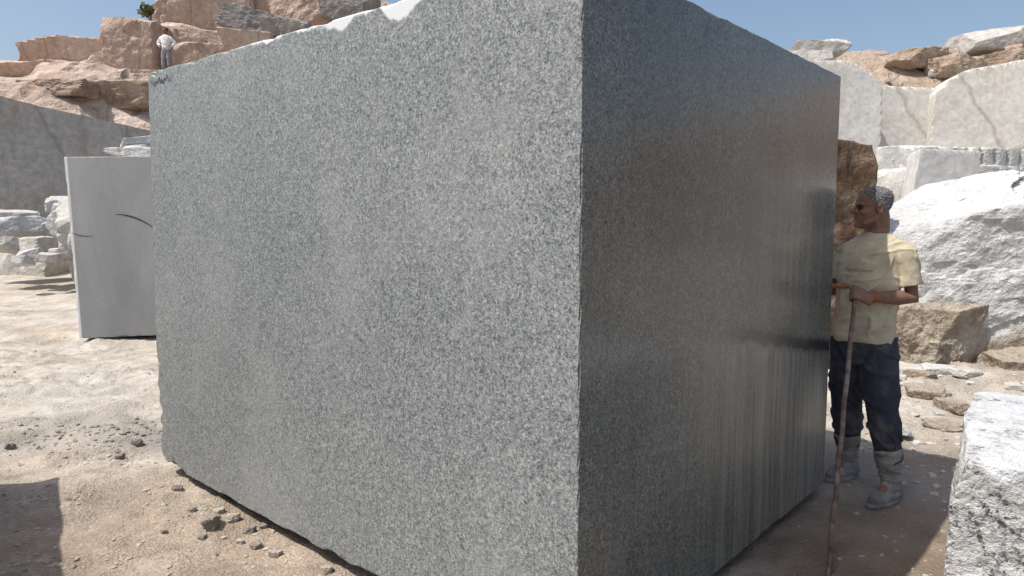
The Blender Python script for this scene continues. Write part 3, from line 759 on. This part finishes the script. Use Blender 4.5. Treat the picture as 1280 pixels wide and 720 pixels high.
    rm=Matrix.Rotation(.7,3,F)
    wrinkle(shm,(9,9,3.2),.010,3,rm)
    wrinkle(shm,(5,5,14),.006,13,None)
    so=add("shirt",shm,M[cl['shirt']],parent=root,label=cl.get('shirtlab'))
    tb=[]
    pv=Vector(J['pelvis'])
    tb.append(ring_loft([(pv+Vector((0,0,z)),S*a,F*b) for z,a,b in ((-.14,.13,.10),(-.08,.16,.12),(0,.165,.12),(.07,.155,.112),(.1,.15,.108))],24))
    for s in ('L','R'):
        hp,kn,an=[Vector(J[k+s]) for k in ('hip','kn','an')]
        e=kn.lerp(an,cl.get('hem',.6))
        tb.append(limb([hp,hp.lerp(kn,.5),kn,kn.lerp(e,.5),e],[.104,.098,.087,.084,cl.get('hemr',.062)],18))
    tm=fuse(tb,voxel*1.1,3); wrinkle(tm,(6,6,12),.012,9,rm)
    add("trousers",tm,M[cl['trousers']],parent=root)
    for s in ('L','R'):
        kn,an,toe=Vector(J['kn'+s]),Vector(J['an'+s]),Vector(J['toe'+s])
        if cl['boots']:
            top=kn.lerp(an,cl.get('boottop',.5)); d=(an-top).normalized(); ax=d.orthogonal().normalized(); b=d.cross(ax)
            bb=[ring_loft([(top,ax*.072,b*.072),(top+d*.015,ax*.076,b*.076),(top+d*.03,ax*.071,b*.071),(top.lerp(an,.6),ax*.062,b*.062),(an,ax*.055,b*.055)],18)]
        else:
            top=an; bb=[limb([an+Vector((0,0,.02)),an],[.045,.045])]
        fdir=(Vector((toe.x,toe.y,0))-Vector((an.x,an.y,0))).normalized(); heel=Vector((an.x,an.y,0))-fdir*.035
        tt=Vector((toe.x,toe.y,0)); z_=Vector((0,0,1))
        bb.append(limb([an,heel+z_*.05],[.052,.047],14))
        bb.append(limb([heel+z_*.045,heel.lerp(tt,.45)+z_*.048,heel.lerp(tt,.8)+z_*.036,tt-fdir*.02+z_*.034],[.045,.047,.046,.038],14))
        bb.append(limb([an+z_*-.01,heel.lerp(tt,.5)+z_*.055],[.05,.04],14))
        sd=Vector((-fdir.y,fdir.x,0))
        rg=[]
        for zz in (0,.02):
            rg.append((heel.lerp(tt,.5)+z_*zz,fdir*((tt-heel).length/2+.045),sd*.05))
        bb.append(ring_loft(rg,24))
        bmh=fuse(bb,voxel,1)
        if cl['boots']: wrinkle(bmh,(6,6,16),.006,19,None,lambda P:np.clip((P[:,2]-.08)/.06,0,1))
        for v in bmh.vertices: v.co.z=max(v.co.z,0.0)
        add("boot" if cl['boots'] else "shoe",bmh,M[cl['bootmat']],parent=root)
    if text:
        cu=bpy.data.curves.new("t",'FONT'); cu.body=text; cu.size=.026; cu.align_x='CENTER'; cu.align_y='CENTER'
        to=bpy.data.objects.new("t",cu); COL.objects.link(to); dg=bpy.context.evaluated_depsgraph_get(); dg.update()
        tm=bpy.data.meshes.new_from_object(to.evaluated_get(dg)); bpy.data.objects.remove(to)
        bvh=BVHTree.FromPolygons([v.co.copy() for v in shm.vertices],[tuple(p.vertices) for p in shm.polygons])
        cpos=Vector(J['print'])
        for v in tm.vertices:
            o=cpos+F*.4+S*v.co.x+Vector((0,0,1))*v.co.y
            hit=bvh.ray_cast(o,-F)
            v.co=(hit[0]+F*.0035) if hit[0] else cpos+F*.13
        add("shirt_print",tm,M['ink'],parent=so)
    return root

Z0=.06
def v(x,y,z): return Vector((x,y,z+Z0))
Fm=Vector((-.82,-.57,0))
BXm=2.085
rodB=Vector((1.39,2.93,-.07)); handW=Vector((1.865,3.755,1.11)); rdir=(handW-rodB).normalized(); rodT=handW+rdir*.05
Bm=Vector((BXm,3.98,-.06))
hC=handW-Bm
J=dict(
 torso=[(v(-.05,0,.825),.175,.13),(v(-.05,0,.86),.177,.134),(v(-.047,0,.95),.168,.128),(v(-.04,0,1.08),.17,.130),(v(-.03,0,1.20),.18,.132),(v(-.018,0,1.30),.178,.122),(v(-.012,0,1.37),.155,.102),(v(-.006,0,1.415),.11,.082),(v(.0,0,1.445),.070,.066),(v(.0,0,1.457),.062,.060)],
 head=v(-.03,0,1.470),
 shL=v(.095,-.135,1.34),elL=v(.135,-.15,1.085),wrL=hC+Vector((.085,.024,-.012)),
 shR=v(-.095,.13,1.34),elR=v(-.16,.155,1.10),wrR=v(-.25,.165,1.12),
 pelvis=v(-.05,0,.84),
 hipL=v(.005,-.07,.80),knL=v(.005,-.14,.45),anL=v(.045,-.2,.06),toeL=v(-.10,-.285,-.06),
 hipR=v(-.10,.07,.80),knR=v(-.07,.12,.45),anR=v(-.02,.17,.06),toeR=v(-.16,.11,-.06),
 print=v(-.03,0,1.235))
hamA=Bm+Vector((-.315,.145,1.19)); hamB=Bm+Vector((-.145,-.04,1.20))
cl=dict(hair='hair',shirt='shirt',trousers='navy',bootmat='boot',boots=True,hem=.66,hemr=.068,boottop=.56,shirtlab="faded cream t-shirt with a small printed line")
m1=person(Bm,J,Fm,math.radians(-12),cl,.0042,"man in cream t-shirt and navy trousers holding an iron bar",
   text="Fullness Nation",
   grips=[(hC,rdir,Vector((-1,-.3,0)),Vector((-.3,-1,0)),1,.012),
          ((hamA-Bm)*1.0,(hamB-hamA),Vector((-.2,-.1,.0)),Vector((0,0,1)),1,.012)])
def torus(c,axis,R,r):
    axis=Vector(axis).normalized(); a=axis.orthogonal().normalized(); b=axis.cross(a); V=[];F=[]
    for i in range(24):
        th=i/24*6.2832; d=a*math.cos(th)+b*math.sin(th)
        for j in range(8):
            ph=j/8*6.2832; V.append(Vector(c)+d*(R+r*math.cos(ph))+axis*r*math.sin(ph))
    for i in range(24):
        for j in range(8): F.append((i*8+j,((i+1)%24)*8+j,((i+1)%24)*8+(j+1)%8,i*8+(j+1)%8))
    return mesh_from(V,F,smooth=True)
ax=(J['wrL']-J['elL']).normalized()
add("wrist_thread",torus(J['wrL']-ax*.03,ax,.031,.0045),M['thread'],parent=m1,label="red and orange thread bracelet")
n=16
pts=[rodB.lerp(rodT,k/n)+Vector((.003*math.sin(k*1.9),.003*math.cos(k*2.3),0)) for k in range(n+1)]
pts[0]=rodB; pts=[p-rodB for p in pts]
V_,F_=limb(pts,[.011]+[.012]*(n-1)+[.012],12)
add("iron_rod",mesh_from(V_,F_,smooth=True),M['rod'],label="rusty iron bar standing on the ground in the worker's hand",category="iron bar",loc=rodB)
ham=bpy.data.objects.new("hammer",None); COL.objects.link(ham); ham.location=hamA; ham["label"]="hammer with brown wooden handle held in the worker's other hand"; ham["category"]="hammer"
hd=(hamB-hamA).normalized()
V_,F_=limb([-hd*.16,Vector((0,0,0)),hamB-hamA],[.012,.012,.014],12); add("handle",mesh_from(V_,F_,smooth=True),M['wood'],parent=ham)
V_,F_=limb([-hd*.17-Vector((0,0,.05)),-hd*.17+Vector((0,0,.05))],[.022,.022],8); add("hammer_head",mesh_from(V_,F_),M['steel'],parent=ham)

B2=W(209,91,27.6)
rock("rock_ledge",(B2.x+.1,B2.y+.3,B2.z-1.0),(3.2,2.2,1.0),'pink',"flat brown rock ledge on the hillside bench","rock ledge",77,5,boxy=1.,rough=.006,tilt=.015)
J2=dict(
 torso=[(Vector((0,0,.86)),.16,.115),(Vector((0,0,.95)),.155,.112),(Vector((0,0,1.08)),.16,.12),(Vector((0,0,1.22)),.185,.125),(Vector((0,0,1.32)),.19,.12),(Vector((0,0,1.38)),.15,.095),(Vector((0,0,1.43)),.07,.06),(Vector((0,0,1.44)),.06,.055)],
 head=Vector((0,0,1.47)),shR=Vector((-.17,0,1.33)),elR=Vector((-.34,.06,1.12)),wrR=Vector((-.2,-.05,.99)),
 shL=Vector((.17,0,1.33)),elL=Vector((.34,.06,1.12)),wrL=Vector((.2,-.05,.99)),pelvis=Vector((0,0,.86)),
 hipL=Vector((.085,0,.83)),knL=Vector((.11,-.03,.47)),anL=Vector((.13,0,.08)),toeL=Vector((.19,-.15,0)),
 hipR=Vector((-.085,0,.83)),knR=Vector((-.1,-.03,.47)),anR=Vector((-.12,0,.08)),toeR=Vector((-.17,-.16,0)),print=Vector((0,0,1.2)))
cl2=dict(hair='blackhair',shirt='whitecloth',trousers='greycloth',bootmat='blackhair',boots=False,hem=.9,hemr=.06,long=True,sleeve=.95,tufts=2500)
gr=[(Vector((sx*.165,-.07,.985)),Vector((0,-1,.1)),Vector((-sx,-.3,-.3)),Vector((0,0,1)),1,.012) for sx in(-1,1)]
person(B2,J2,(0,-1,0),math.radians(60),cl2,.011,"man in white shirt standing with hands on hips",grips=gr)

# ================================================================ LIGHT, SKY, CAMERA
el=math.radians(60); s=Vector((-.9,-.36,0)).normalized(); sun_dir=Vector((s.x*math.cos(el),s.y*math.cos(el),math.sin(el)))
ld=bpy.data.lights.new("sun",'SUN'); ld.energy=4.8; ld.angle=math.radians(.5); ld.color=(1,.955,.88)
lo=bpy.data.objects.new("sun",ld); COL.objects.link(lo); lo.rotation_euler=sun_dir.to_track_quat('Z','Y').to_euler()
w=bpy.data.worlds.new("World"); scene.world=w; w.use_nodes=True; nt=w.node_tree
bg=nt.nodes['Background']; sky=nt.nodes.new('ShaderNodeTexSky'); sky.sky_type='NISHITA'; sky.sun_disc=False; sky.sun_elevation=el; sky.sun_rotation=math.atan2(s.x,s.y); sky.dust_density=3; sky.air_density=1.1; sky.ozone_density=1.2
nt.links.new(sky.outputs[0],bg.inputs[0]); bg.inputs[1].default_value=.15
cd=bpy.data.cameras.new("camera"); cam=bpy.data.objects.new("camera",cd); COL.objects.link(cam); scene.camera=cam
cam.location=(0,0,CAMZ); cam.rotation_euler=(math.pi/2-PITCH,0,0); cd.sensor_width=36; cd.lens=36*FPX/1280; cd.clip_start=.05; cd.clip_end=2000
scene.view_settings.view_transform='Standard'; scene.view_settings.look='None'; scene.view_settings.exposure=0
